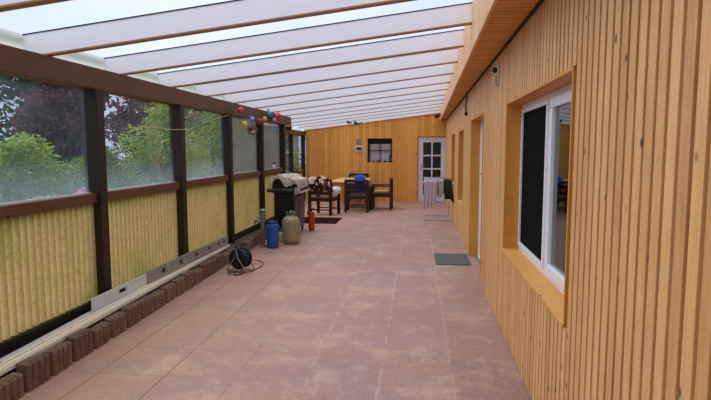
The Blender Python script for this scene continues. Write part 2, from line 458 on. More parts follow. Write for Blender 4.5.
# roof: rafters + sheet
SL = .119
def zb(x): return 2.34 + SL*(x+2.85)      # underside of rafters
RH = .175
XL0 = -3.08
ry = [3.92+1.085*k for k in range(-5, 12)]
tw = .07
for yy in ry:
    xl = XL0 if yy < 11.8 else -3.75
    xr = fx(yy) - .022
    e = .012
    m = MB()
    def seg(m, x0, x1, h0, h1, y0, y1):
        m.add([(x0,y0,zb(x0)+h0),(x1,y0,zb(x1)+h0),(x1,y1,zb(x1)+h0),(x0,y1,zb(x0)+h0),
               (x0,y0,zb(x0)+h1),(x1,y0,zb(x1)+h1),(x1,y1,zb(x1)+h1),(x0,y1,zb(x0)+h1)],
              [(0,3,2,1),(4,5,6,7),(0,1,5,4),(2,3,7,6),(0,4,7,3),(1,2,6,5)])
    seg(m, xl, xr, e, RH, yy, yy+tw)
    r_ = m.build('rafter', M['white_paint'], CE)
    m = MB(); seg(m, xl, xr, 0, e, yy, yy+tw)
    m.build('tan_edge', M['tan_wood'], r_)  # underside strip coloured tan, sides stay white
    m = MB(); seg(m, xl, xr, RH, RH+.01, yy-.004, yy+tw+.004)
    m.build('sealing_tape', M['black'], r_)
m = MB()
def sheet(m, x0, x1a, x1b, y0, y1):
    h0, h1 = RH+.012, RH+.028
    m.add([(x0,y0,zb(x0)+h0),(x1a,y0,zb(x1a)+h0),(x1b,y1,zb(x1b)+h0),(x0,y1,zb(x0)+h0)], [(0,3,2,1)])
yy = [Y0]+[v_+tw/2 for v_ in ry if v_ > Y0+.3]+[YB+.1]
for i in range(len(yy)-1):
    xl = XL0-.03 if yy[i] < 11.8 else -3.85
    sheet(m, xl, fx(yy[i]), fx(yy[i+1]), yy[i]+.004, yy[i+1]-.004)
m.build('roof_sheet', M['roof'], CE)
m = MB(); h = zb(XL0-.05)+RH
m.box(XL0-.075, Y0, h-.012, XL0-.04, 11.9, h+.028)
m.build('edge_trim', M['black'], CE)
m = MB()
for i in range(len(ry)-1):
    if ry[i] > Y0 and ry[i+1] < 12:
        xx = XL0+.005; m.add([(xx, ry[i]+tw+.002, 2.327), (xx, ry[i+1]-.002, 2.327), (xx, ry[i+1]-.002, zb(xx)+RH), (xx, ry[i]+tw+.002, zb(xx)+RH)], [(0,1,2,3)])
m.build('side_infill', M['opal'], CE)
m = MB(); m.add([(-3.555,11.95,2.165),(-3.555,YB,2.165),(-3.555,YB,zb(-3.555)+RH),(-3.555,11.95,zb(-3.555)+RH)], [(0,1,2,3)])
m.build('side_infill', M['opal'], CE)
# white cover board under the last rafter, against the back wall
m = MB()
x0, x1 = -3.55, fx(16.4)-.03
m.add([(x0,YB-.05,zb(x0)-.06),(x1,YB-.05,zb(x1)-.05),(x1,YB-.05,zb(x1)+RH),(x0,YB-.05,zb(x0)+RH),
       (x0,YB-.005,zb(x0)-.06),(x1,YB-.005,zb(x1)-.05),(x1,YB-.005,zb(x1)+RH),(x0,YB-.005,zb(x0)+RH)],
      [(0,1,2,3),(7,6,5,4),(0,4,5,1),(3,2,6,7),(0,3,7,4),(1,5,6,2)])
m.build('end_board', M['white_paint'], CE)

# ---- back wall with openings
m = MB()
WX0, WX1, WZ0, WZ1 = -1.55, -.78, 1.20, 1.945
DX0, DX1, DZ = .02, .87, 1.98
def bw(x0, x1, z0, z1): m.box(x0, YB, z0, x1, YB+.25, z1)
bw(-3.5, WX0, 0, 2.75); bw(WX0, WX1, 0, WZ0); bw(WX0, WX1, WZ1, 2.75); bw(WX1, DX0, 0, 2.75); bw(DX0, DX1, DZ, 2.75); bw(DX1, 1.3, 0, 2.75)
WB = struct(m.build('wall_back', M['pine_wall']))
m = MB(); frame(m, 0, 0, 0, 0, 0, 0, 0) if False else None
def xframe(m, y0, y1, a, b, z0, z1, w):
    m.box(a, y0, z0, b, y1, z0+w); m.box(a, y0, z1-w, b, y1, z1)
    m.box(a, y0, z0+w, a+w, y1, z1-w); m.box(b-w, y0, z0+w, b, y1, z1-w)
m = MB(); xframe(m, YB+.14, YB+.2, WX0, WX1, WZ0, WZ1, .045)
for k in (1,): m.box((WX0+WX1)/2-.012, YB+.15, WZ0+.045, (WX0+WX1)/2+.012, YB+.19, WZ1-.045)
m.box(WX0+.045, YB+.152, 1.56, WX1-.045, YB+.188, 1.585)
W4 = struct(m.build('window_4', M['mahogany']))
M['lace'] = plain('grey_lace', srgb(206,208,220), .9, var=.35, scale=30)
MB().grid(lambda u, v_: (WX0+.06+u*(WX1-WX0-.12), YB+.215+.008*math.sin(u*50), WZ0+.05+v_*.52), 60, 3).build('lace_curtain', M['lace'], W4)
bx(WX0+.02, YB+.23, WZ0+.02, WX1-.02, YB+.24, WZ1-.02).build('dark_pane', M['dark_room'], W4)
# dark plants in front of the back window
m = MB(); xframe(m, YB+.03, YB+.12, DX0, DX1, 0, DZ, .065)
D2 = struct(m.build('door_2', M['white_frame'], bevel=.005))
m = MB(); a, b, z0, z1 = DX0+.068, DX1-.068, .07, DZ-.068
y0, y1 = YB+.045, YB+.095
m.box(a+.085, y0, z0, b-.085, y1, z0+.12); m.box(a+.085, y0, z1-.09, b-.085, y1, z1); m.box(a, y0, z0, a+.085, y1, z1); m.box(b-.085, y0, z0, b, y1, z1)
m.box((a+b)/2-.02, y0+.002, z0+.12, (a+b)/2+.02, y1-.002, z1-.09)
for k in range(1, 4):
    zz = z0+.12+(z1-.09-z0-.12)*k/4; m.box(a+.085, y0+.004, zz-.022, b-.085, y1-.004, zz+.022)
lf = m.build('door_leaf', M['white_frame'], D2, bevel=.003)
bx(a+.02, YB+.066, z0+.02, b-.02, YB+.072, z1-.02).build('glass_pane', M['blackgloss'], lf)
m = MB(); m.box(a+.02, YB+.035, .96, a+.05, YB+.045, 1.16); m.tube([(a+.035, YB+.036, 1.1), (a+.035, YB-.01, 1.1), (a+.12, YB-.01, 1.1)], .009)
m.build('door_handle', M['steel'], D2)
M['dimpine'] = M['mahogany']
m = MB(); m.box(DX0-.03, YB-.012, 0, DX0, YB+.0, DZ+.03); m.box(DX0-.03, YB-.012, DZ, DX1+.02, YB+.0, DZ+.03)
m.build('door_casing', M['tan_wood'], D2)

# ---- left wall: dark timber frame, panes above, corrugated resin below
XI = -2.85; WD = .15
WL = struct(empty('wall_left', (XI, 0, 0)))
PY = [1.15, 2.85, 4.55, 6.25, 7.95, 9.65, 11.3]
for py in PY:
    bx(-WD, py-.057, .14, 0, py+.057, 2.14).build('post', M['post'], WL, bevel=.006)
bx(-WD, Y0, 2.135, .004, 11.88, 2.325).build('top_beam', M['beam'], WL, bevel=.008)
pl = [Y0-.06] + PY
def corr(x, y0, y1, z0, z1, pitch=.076, amp=.013):
    nseg = int((y1-y0)/pitch*8)
    return MB().grid(lambda u, v_: (x+amp*math.cos((y0+u*(y1-y0))*2*PI/pitch), y0+u*(y1-y0), z0+v_*(z1-z0)), nseg, 1)
for i in range(len(pl)-1):
    a, b = pl[i]+.057, pl[i+1]-.057
    if i == 0: a = Y0
    bx(-WD+.01, a, 1.115, -.035, b, 1.205).build('rail', M['beam'], WL, bevel=.005)
    bx(-WD+.01, a, .145, -.05, b, .235).build('bottom_rail', M['post'], WL, bevel=.005)
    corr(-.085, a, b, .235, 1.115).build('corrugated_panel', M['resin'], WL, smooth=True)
    gm = M['glass_left'] if b < 8 else M['glass_net']
    pn = bx(-.118, a, 1.205, -.112, b, 2.135).build('glass_pane', gm, WL)
    bx(-.11, a, 1.205, -.095, b, 1.215).build('glazing_bead', M['white_frame'], WL)
# set-back second part of the left wall
W2 = struct(empty('wall_left', (-3.5, 0, 0)))
for py in (12.3, 14.75, 16.38):
    bx(-.12, py-.055, 0, 0, py+.055, 2.03).build('post', M['post'], W2, bevel=.006)
bx(-.12, 11.95, 2.03, .004, YB-.005, 2.16).build('top_beam', M['beam'], W2, bevel=.006)
for a, b in ((12.355, 14.695), (14.805, 16.325)):
    bx(-.11, a, .9, -.01, b, .97).build('rail', M['beam'], W2, bevel=.004)
    bx(-.11, a, .0, -.03, b, .09).build('bottom_rail', M['post'], W2)
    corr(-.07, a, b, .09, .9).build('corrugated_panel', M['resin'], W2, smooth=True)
    bx(-.09, a, .97, -.084, b, 2.03).build('glass_pane', M['glass_clear'], W2)
    bx(-.1, a, 1.50, -.075, b, 1.515).build('glazing_bar', M['white_frame'], W2)
# return between the two parts
m = MB(); m.box(-3.48, 11.9, 0, -2.86, 11.96, .14); m.box(-3.48, 11.9, 2.03, -2.86, 11.96, 2.13); m.box(-3.48, 11.9, .95, -2.86, 11.96, 1.04)
WJ = struct(m.build('trim_1', M['post']))
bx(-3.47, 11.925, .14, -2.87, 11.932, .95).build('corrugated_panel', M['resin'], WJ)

# low ledge under the frame, behind the palisade stones
struct(bx(-3.02, Y0, 0, -2.69, 9.9, .138).build('trim_2', M['ledge'], bevel=.01))
struct(bx(-3.02, 9.9, 0, -2.84, 11.9, .138).build('trim_3', M['ledge'], bevel=.01))

# ------------------------------------------------------------------ palisade stones
def stone_mesh(ln, h, seed):
    rnd = random.Random(seed); fl_ = 4
    pts = []
    w_ = ln/fl_
    front = []
    for k in range(fl_):
        c = -ln/2 + w_*(k+.5)
        for q in range(7):
            an = PI*(q/6)
            front.append(((.014+.020*math.sin(an)**.8) + rnd.uniform(-.002,.002), c - math.cos(an)*w_*.49))
    pts = [(-.05, -ln/2)] + front + [(-.05, ln/2)]
    n_ = len(pts); vs = []; fs = []
    for lev, (z, ins) in enumerate(((0,0),(h*.5,0),(h-.012,0),(h,.012))):
        for (px, py) in pts:
            vs.append((px-ins*(1 if px > 0 else 0), py*(1-ins*.6), z + (rnd.uniform(-.004,.004) if lev >= 2 else 0)))
    for l in range(3):
        for i in range(n_):
            j = (i+1) % n_
            fs.append((l*n_+i, l*n_+j, (l+1)*n_+j, (l+1)*n_+i))
    fs.append(tuple(3*n_+i for i in range(n_)))
    me = bpy.data.meshes.new('palisade_stone'); me.from_pydata(vs, [], fs); me.update(); me.materials.append(M['stone'])
    return me
sm = [stone_mesh(.222, .15+.012*k, k) for k in range(4)]
y = .9; i = 0
rs = random.Random(3)
while y < 9.3:
    o = bpy.data.objects.new('palisade_stone', sm[i % 4 if i % 3 else (i*7) % 4]); COL.objects.link(o)
    o.location = (-2.555 - .02*(y-2.7), y, 0); o.rotation_euler = (0, 0, .02+rs.uniform(-.05,.05))
    tag(o, 'fluted dark brown concrete edging block in the low kerb along the left wall', 'edging block', 'edging blocks in the left kerb')
    y += .256; i += 1

# cream and silver guide rails lying on the kerb
M['cream'] = plain('cream_plastic', srgb(248,238,212), .4, var=.04)
M['silver'] = plain('dull_aluminium', srgb(214,216,220), .45, .15, .06)
def along(x0, y0, x1, y1):
    d = Vector((x1-x0, y1-y0, 0)); return (x0, y0, 0), math.atan2(-d.x, d.y), d.length
loc, rz, L = along(-2.635, 2.0, -2.80, 7.55)
T = .163
o = MB().prism([(-.055,T),(.04,T),(.04,T+.03),(.028,T+.03),(.028,T+.012),(.010,T+.012),(.010,T+.03),(-.02,T+.03),(-.02,T+.012),(-.034,T+.012),(-.034,T+.034),(-.055,T+.034)], 'y', 0, L).build('guide_rail', M['cream'], loc=loc, rz=rz)
tag(o, 'long cream plastic channel with two grooves lying on top of the kerb blocks', 'rail')
loc, rz, L = along(-2.758, 3.15, -2.86, 6.0)
loc, rz, L = along(-2.745, 3.12, -2.835, 5.05)
o = MB().prism([(-.045,.14),(.045,.14),(.045,.185),(.037,.192),(-.037,.192),(-.045,.185)], 'y', 0, L).build('cover_profile', M['silver'], loc=loc, rz=rz)
tag(o, 'flat silver profile lying behind the cream channel on the kerb', 'profile')
# boards leaning on the wall foot
M['grey_board'] = plain('pale_grey_board', srgb(214,212,206), .5, .0, .06)
loc, rz, L = along(-2.815, 4.19, -2.815, 5.12)
m = MB(); z0, z1 = .196, .315
sy = .42
m.box(-.0, 0, z0, .014, sy, z1); m.box(0, sy+.12, z0, .014, L, z1); m.box(0, sy, z0, .014, sy+.12, z0+.045); m.box(0, sy, z1-.035, .014, sy+.12, z1)
e1 = m.build('straightedge', M['grey_board'], loc=(-2.795, 4.19, 0), rz=0, bevel=.003)
tag(e1, 'plain pale grey straightedge with one hand slot, leaning at the wall foot', 'straightedge')
m = MB(); L = 2.36; hx = [.32,.75,1.2,1.62,1.95,2.17]; y = 0
for hh in hx:
    m.box(0, y, z0, .02, hh, z1+.02); m.box(0, hh, z0, .02, hh+.08, z0+.045); m.box(0, hh, z1-.02, .02, hh+.08, z1+.02); y = hh+.08
m.box(0, y, z0, .02, L, z1+.02)
M['worn_metal'] = plain('worn_grey_metal', srgb(162,156,146), .5, .2, .3, scale=10)
e2 = m.build('formwork_beam', M['worn_metal'], loc=(-2.795, 5.14, 0), bevel=.003)
tag(e2, 'worn grey metal beam with a row of holes, leaning at the wall foot', 'metal beam')

# ------------------------------------------------------------------ cable reel
R = empty('cable_reel', (-2.30, 6.66, 0), math.radians(-18)); tag(R, 'black cable reel on a chrome tube stand beside the kerb', 'cable reel')
Mx = Matrix.Translation((0,0,.175)) @ Matrix.Rotation(PI/2, 4, 'X')
MB().lathe([(.02,-.075),(.13,-.075),(.135,-.068),(.13,-.06),(.06,-.05),(.06,.05),(.13,.06),(.135,.068),(.13,.075),(.02,.075)], 32, Mx).build('spool', M['black'], R, smooth=True)
MB().lathe([(.062,-.048),(.112,-.046),(.116,0),(.112,.046),(.062,.048)], 28, Mx).build('wound_cable', M['rubber'], R, smooth=True)
MB().lathe([(.045,-.09),(.055,-.088),(.055,-.076),(.0,-.076)], 20, Mx).build('socket_plate', M['white_frame'], R)
m = MB()
for s in (-1, 1):
    m.tube([(-.13, s*.095, .012), (.13, s*.095, .012), (.15, s*.095, .03), (.02, s*.095, .20), (0, s*.095, .33), (-.02, s*.095, .20), (-.15, s*.095, .03), (-.13, s*.095, .012)], .009)
m.tube([(-.14,-.095,.02),(-.14,.095,.02)], .009); m.tube([(.14,-.095,.02),(.14,.095,.02)], .009)
m.build('tube_stand', M['steel'], R, smooth=True)
MB().tube([(0,-.1,.33),(0,-.08,.36),(0,.08,.36),(0,.1,.33)], .014).build('carry_handle', M['black'], R, smooth=True)
pts = [(.02,-.10,.12)]
for k in range(40):
    an = k/39*2*PI*1.6 - 1.2
    pts.append((.04+.10*math.cos(an), -.17+.08*math.sin(an), .008+.004*(k/39)))
MB().tube(pts, .005, 6).build('loose_cable', M['rubber'], R, smooth=True)
# the thin lead rising from reel to the standpipe
pts = []
cp = [Vector((-2.17,6.60,.03)), Vector((-2.10,6.78,.012)), Vector((-2.13,7.1,.02)), Vector((-2.3,7.35,.10)), Vector((-2.50,7.55,.20)), Vector((-2.74,8.0,.30)), Vector((-2.775,8.05,.42))]
def smoothpath(cp, n=8):
    out = []
    for i in range(len(cp)-1):
        p0 = cp[max(i-1,0)]; p1 = cp[i]; p2 = cp[i+1]; p3 = cp[min(i+2,len(cp)-1)]
        for k in range(n):
            t_ = k/n
            out.append(.5*((2*p1)+(p2-p0)*t_+(2*p0-5*p1+4*p2-p3)*t_*t_+(3*p1-p0-3*p2+p3)*t_**3))
    out.append(cp[-1]); return out
cp = [Vector(p) for p in ((-2.17,6.62,.006),(-2.11,6.85,.006),(-2.12,7.05,.006),(-2.2,7.25,.006),(-2.42,7.4,.006),(-2.56,7.5,.08),(-2.63,7.6,.19),(-2.77,7.7,.205),(-2.83,7.87,.21))]
o = MB().tube(smoothpath(cp), .006, 6).build('power_lead', M['rubber'], smooth=True)
tag(o, 'thin black power lead running from the reel over the kerb to the third post', 'cable')

# ------------------------------------------------------------------ standpipe, drum, bottles
S = empty('standpipe', (-2.52, 8.42, 0)); tag(S, 'dark grey metal standpipe with side tap beside the blue drum', 'standpipe')
MB().tube([(0,0,.02),(0,0,.60)], .036, 14).build('pipe', M['grey'], S, smooth=True)
MB().lathe([(.07,0),(.07,.02),(.04,.03)], 20).build('foot_plate', M['grey'], S)
MB().lathe([(.038,.585),(.052,.59),(.052,.615),(.03,.63)], 18).build('cap', M['steel'], S, smooth=True)
m = MB(); m.tube([(-.02,-.0,.43),(-.14,-.01,.43)], .02, 10); m.tube([(-.13,-.01,.43),(-.135,-.01,.375)], .015, 10); m.tube([(-.07,-.0,.45),(-.07,0,.485)], .008); m.tube([(-.105,0,.487),(-.035,0,.487)], .01)
m.build('tap', M['steel'], S, smooth=True)

B = empty('water_drum', (-2.335, 8.36, 0)); tag(B, 'small blue plastic drum with dark screw lid next to the gas bottle', 'drum')
M['blue'] = plain('blue_plastic', srgb(30,82,160), .4, var=.1)
MB().lathe([(.085,0),(.098,.015),(.1,.05),(.096,.06),(.1,.075),(.1,.32),(.096,.335),(.1,.35),(.092,.385),(.072,.40)], 28).build('body', M['blue'], B, smooth=True)
MB().lathe([(.078,.395),(.08,.40),(.08,.43),(.07,.438)], 24).build('screw_lid', stuffc('dark_blue_lid', (20,44,92)), B, smooth=True)
for s in (-1,1): MB().tube([(s*.095,0,.34),(s*.125,0,.35),(s*.122,0,.30),(s*.098,0,.28)], .008).build('handle', M['blue'], B, smooth=True)

Gb = empty('gas_bottle', (-2.12, 8.74, 0)); tag(Gb, 'tan painted steel gas bottle standing in front of the barbecue', 'gas bottle')
M['tan'] = plain('tan_enamel', srgb(158,142,104), .45, .1, .15)
MB().lathe([(.13,.03),(.15,.06),(.153,.12),(.153,.36),(.145,.41),(.115,.455),(.06,.48),(.03,.485)], 32).build('body', M['tan'], Gb, smooth=True)
MB().lathe([(.118,0),(.122,0),(.122,.05),(.13,.06),(.12,.06)], 28).build('foot_ring', M['tan'], Gb)
m = MB(); m.lathe([(.02,.48),(.022,.53),(.03,.535),(.03,.56),(.012,.565)], 16); m.tube([(.02,0,.52),(.06,.0,.52)], .012)
m.build('valve', M['steel'], Gb, smooth=True)
m = MB()
for k in range(3):
    a0 = 2*PI*k/3+.3
    m.tube([(.075*math.cos(a0+q*.25), .075*math.sin(a0+q*.25), .47+.09*math.sin(PI*q/5)) for q in range(6)], .007, 6)
m.build('collar', M['grey'], Gb, smooth=True)
J = empty('canister', (-2.30, 8.98, 0)); tag(J, 'small off-white plastic canister between blue drum and gas bottle', 'canister')
M['offwhite'] = plain('offwhite_plastic', srgb(206,200,180), .5)
bx(-.10,-.07,0,.10,.07,.16).build('body', M['offwhite'], J, bevel=.03)
MB().lathe([(.022,.155),(.022,.19),(.03,.19),(.03,.205),(.0,.206)], 14, c=(-.05,0,0)).build('cap', M['grey'], J)
MB().tube([(-.01,0,.15),(0,0,.195),(.06,0,.195),(.07,0,.15)], .01).build('handle', M['offwhite'], J, smooth=True)

# red cylinder (fire extinguisher) by the barbecue front corner
X = empty('fire_extinguisher', (-2.065, 10.22, 0)); tag(X, 'red fire extinguisher on the floor at the right of the barbecue', 'fire extinguisher')
M['red'] = plain('red_enamel', srgb(198,44,28), .35, var=.08)
MB().lathe([(.052,0),(.058,.01),(.06,.03),(.06,.33),(.052,.365),(.03,.385),(.02,.39)], 24).build('body', M['red'], X, smooth=True)
m = MB(); m.lathe([(.02,.388),(.022,.42),(.014,.43)], 12); m.box(-.012,-.01,.425,.07,.01,.437); m.box(-.012,-.01,.445,.075,.01,.455)
m.build('valve_head', M['black'], X)
MB().tube([(-.015,0,.41),(-.07,0,.40),(-.085,0,.32),(-.078,0,.16)], .009).build('hose', M['rubber'], X, smooth=True)

# ------------------------------------------------------------------ barbecue: near side towards the camera, front towards the terrace
Q = empty('gas_barbecue', (-2.44, 9.95, 0)); tag(Q, 'black gas barbecue trolley with side shelf and control panel by the left wall', 'barbecue')
# local x -.21..+.21 , y -.45..+.45
bx(-.19,-.43,.09,.19,.43,.80).build('cabinet', M['blackgloss'], Q, bevel=.01)
for a, b in ((-.42,-.005),(.005,.42)):
    dr = bx(.192,a,.11,.208,b,.70).build('door', stuffc('dark_steel_door', (92,88,86), metal=.6, rough=.35), Q, bevel=.004)
    hy = b-.05 if a < -.1 else a+.05
    MB().tube([(.208,hy,.44),(.235,hy,.44),(.235,hy,.64),(.208,hy,.64)], .007).build('handle', M['steel'], dr, smooth=True)
bx(-.225,-.44,.80,.20,.44,.875).build('firebox', M['black'], Q, bevel=.01)
m = MB(); m.prism([(.2,.775),(.215,.775),(.33,.80),(.25,.905),(.2,.905)], 'y', -.44, .44)
cpn = m.build('control_panel', stuffc('pale_steel_panel', (188,180,170), metal=.5, rough=.35), Q, bevel=.004)
nrm = Vector((.795,0,.606)).normalized()
for k in range(4):
    c = Vector((.292, -.3+.2*k, .853))
    Mk = Matrix.Translation(c) @ nrm.to_track_quat('Z','Y').to_matrix().to_4x4()
    MB().lathe([(.034,0),(.034,.008),(.026,.012),(.024,.035),(.0,.036)], 16, Mk).build('knob', M['black'], cpn, smooth=True)
sh = bx(-.24,-.74,.862,.19,-.45,.892).build('side_shelf', stuffc('dark_side_shelf', (60,60,60), rough=.3, metal=.3), Q, bevel=.006)
bx(-.23,-.73,.835,.18,-.70,.862).build('shelf_edge', M['black'], sh)
bx(-.2,.45,.862,.19,.70,.892).build('side_shelf', M['blackgloss'], Q, bevel=.006)
# lid, rounded
prof = [(-.22,.88)] + [(-.22+.44*(.5-.5*math.cos(PI*k/10)), .93+.15*math.sin(PI*k/10)**.6) for k in range(11)] + [(.22,.88)]
lid = MB().prism(prof, 'y', -.43, .43).build('lid', M['blackgloss'], Q, bevel=.008)
MB().tube([(.2,-.3,.97),(.25,-.3,.975),(.25,.3,.975),(.2,.3,.97)], .012).build('handle', M['steel'], lid, smooth=True)
for (wx, wy) in ((.16,-.40),(.16,.40),(-.16,-.40),(-.16,.40)):
    m = MB(); m.lathe([(.012,-.014),(.038,-.014),(.042,0),(.038,.014),(.012,.014)], 18, Matrix.Translation((wx,wy,.043)) @ Matrix.Rotation(PI/2,4,'Y'))
    m.box(wx-.022,wy-.02,.05,wx-.016,wy+.02,.092); m.box(wx+.016,wy-.02,.05,wx+.022,wy+.02,.092)
    m.build('castor', M['rubber'], Q)
# cloth cover on the lid
t = NT('speckled_cloth'); v = t.coord(); n1 = t.noise(v, 9, 4, .7); n2 = t.noise(v, 60, 3)
col = t.mix(t.ramp(n1, .4, .68), srgb(216,202,184), srgb(140,122,108)); col = t.mix(t.math('MULTIPLY', n2, .4), col, srgb(236,226,214))
M['cloth'] = t.done(t.principled(col, .9, 0, .2, n2, .5))
def cover(u, v_):
    # u along y, v across x: both hang over the edges
    s = -1.35 + 2.7*v_
    ty = -1.25 + 2.5*u
    x = max(-.255, min(.265, s*.235)); y = max(-.47, min(.47, ty*.42))
    ox = max(0, abs(s)-1.08); oy = max(0, abs(ty)-1.10)
    hem = 1 + .55*math.sin(u*17+1)*math.cos(v_*11)
    hang = (ox*.55 + oy*.9)*hem
    z = 1.115 - .035*(abs(s)**2.5 if abs(s) < 1.08 else 1.2) - hang + .012*math.sin(u*13+v_*7) + .02*math.exp(-((u-.3)**2)/.02)
    # pulled up in the middle of the near side, so the lid shows
    if ty < -1.1: z += .06*math.exp(-((v_-.42)**2)/.012)
    if s > .55: z -= .035
    return (x + .006*math.sin(u*31), y + .006*math.sin(v_*29), max(z, .90))
cv = MB().grid(cover, 60, 60).build('barbecue_cover', M['cloth'], smooth=True, solid=.006, loc=(-2.44, 9.95, 0))
tag(cv, 'rumpled greyish cream cloth draped over the barbecue lid', 'cloth')

# ------------------------------------------------------------------ furniture at the far end
def leg(parent, x, y, h, w=.065): bx(x-w/2, y-w/2, 0, x+w/2, y+w/2, h).build('leg', M['mahogany'], parent, bevel=.005)
def armchair(loc, rz, label, w=.62, cushion=None, back=.84, low=False):
    r = empty('garden_armchair', loc, rz); tag(r, label, 'chair', 'dark wooden garden armchairs')
    h = w/2-.03; d0, d1 = -.25, .25
    leg(r, -h, d0, back-.02); leg(r, h, d0, back-.02); leg(r, -h, d1, .62); leg(r, h, d1, .62)
    m = MB()
    for k in range(5): m.box(-h+.03, d0+.03+k*.1, .40, h-.03, d0+.11+k*.1, .425)
    m.box(-h, d1-.015, .34, h, d1+.015, .41); m.box(-h, d0-.015, .34, h, d0+.015, .41)
    m.box(-h-.012, d0, .34, -h+.012, d1, .40); m.box(h-.012, d0, .34, h+.012, d1, .40)
    m.build('seat', M['mahogany'], r, bevel=.004)
    m = MB(); m.box(-h-.02, d0-.02, back-.07, h+.02, d0+.02, back)
    for z in (.645, .50): m.box(-h+.02, d0-.012, z, h-.02, d0+.012, z+.085)
    m.build('backrest', M['mahogany'], r, bevel=.006)
    for s in (-1, 1): bx(s*h-.035, d0-.02, .62, s*h+.035, d1+.05, .65).build('armrest', M['mahogany'], r, bevel=.008)
    for dd in (d0, d1): bx(-h+.02, dd-.012, .12, h-.02, dd+.012, .15).build('stretcher', M['mahogany'], r)
    return r
c1 = armchair((-1.53, 13.62, 0), 0, 'dark garden armchair with its back to us and a blue jacket over its backrest')
c2 = armchair((-.94, 14.28, 0), PI/2, 'dark garden armchair right of the table, seen from the side, ochre cushion on it')
c3 = armchair((-2.28, 12.9, 0), -.25, 'dark garden armchair left of the table heaped with a blanket', back=.86)
c4 = armchair((-1.80, 16.13, 0), PI, 'dark garden armchair behind the far end of the table, against the back wall', back=.86)
# second chairs' cushions
o = bx(-.21,-.2,.425,.21,.22,.50).build('seat_cushion', stuffc('ochre_cushion', (176,134,76), rough=.9), bevel=.03, loc=(-.94,14.28,.0), rz=PI/2)
tag(o, 'flat ochre cushion on the seat of the right-hand armchair', 'cushion')
# blue jacket draped on the near chair
M['bluecloth'] = plain('bright_blue_cloth', srgb(52,96,206), .8, var=.12, scale=6)
def jk(u, v_):
    x = -.10 + (.02 + .27*u)
    arc = math.sin(PI*u)
    s = v_*2-1                               # -1 near side hanging, +1 seat side
    top = .865 + .09*arc**.6
    if s < 0: y = -.25 - .035 - .012*arc*math.sin(PI*-s); z = top + s*(.06+.10*arc)
    else: y = -.25 + .035 + .10*arc*math.sin(PI*s) ; z = top - s*.42
    if abs(s) < .12: y = -.25 + s/.12*.035; z = top + .01
    return (x, y + .008*math.sin(u*22+v_*5), z + .006*math.sin(u*15))
o = MB().grid(jk, 24, 40).build('blue_jacket', M['bluecloth'], loc=(-1.50,13.62,0), smooth=True, solid=.012)
tag(o, 'bright blue jacket hung over the backrest of the near armchair', 'jacket')
# table
TB = empty('dining_table', (-1.83, 14.95, 0)); tag(TB, 'pale pine dining table at the far end between the armchairs', 'table')
tx, ty = .50, 1.02
bx(-tx,-ty,.715,tx,ty,.75).build('tabletop', M['tabletop'], TB, bevel=.006)
m = MB(); xf = lambda: None
m.box(-tx+.06,-ty+.1,.63,tx-.06,-ty+.12,.715); m.box(-tx+.06,ty-.12,.63,tx-.06,ty-.1,.715); m.box(-tx+.06,-ty+.12,.63,-tx+.08,ty-.12,.715); m.box(tx-.08,-ty+.12,.63,tx-.06,ty-.12,.715)
m.build('apron', M['tabletop'], TB)
for sx in (-1,1):
    for sy in (-1,1):
        bx(sx*(tx-.09)-.035, sy*(ty-.13)-.035, 0, sx*(tx-.09)+.035, sy*(ty-.13)+.035, .63).build('leg', M['tabletop'], TB, bevel=.005)
# blanket heap on the left chair
t = NT('patterned_blanket'); v = t.coord(); n1 = t.noise(v, 11, 2)
vo = t.n('ShaderNodeTexVoronoi', {'Vector': v, 'Scale': 13.}).outputs['Color']
sepv = t.n('ShaderNodeSeparateColor', {0: vo}).outputs[0]
col = t.mix(t.ramp(sepv, .45, .55), srgb(226,214,196), srgb(150,42,40)); col = t.mix(t.math('GREATER_THAN', sepv, .82), col, srgb(40,30,28))
M['blanket'] = t.done(t.principled(col, .95, 0, .1))
def bl(u, v_):
    x = -.28 + .56*u; s = v_*2-1
    top = .86 + .07*math.sin(PI*u)**.5 + .02*math.sin(u*14)
    if s < 0: y = -.285-.015*math.sin(u*19); z = top + s*(.20+.05*math.sin(u*9))
    else: y = -.215 + .20*s; z = top - s*.35
    if abs(s) < .1: y = -.25 + s/.1*.035; z = top+.012
    return (x, y, z)
o = MB().grid(bl, 30, 40).build('blanket', M['blanket'], loc=(-2.28,12.9,0), rz=-.25, smooth=True, solid=.014)
tag(o, 'red, white and dark patterned blanket heaped over the left armchair', 'blanket')
def wt(u, v_):
    s = v_*2-1; y = -.25+.5*u; top = .672+.008*math.sin(u*11)
    if s < 0: x = -.05; z = top+s*.05
    else: x = .05+.03*math.sin(PI*s)+.015*math.sin(u*17); z = top-s*(.14+.05*math.sin(PI*u))
    if abs(s) < .25: x = s/.25*.05; z = top
    return (x, y, z)
o = MB().grid(wt, 24, 24).build('white_towel', stuffc('white_terry', (222,220,220), rough=.95, var=.04), smooth=True, solid=.012, loc=(-2.02,12.86,0), rz=-.25)
tag(o, 'white towel slung over the armrest of the left armchair', 'towel')

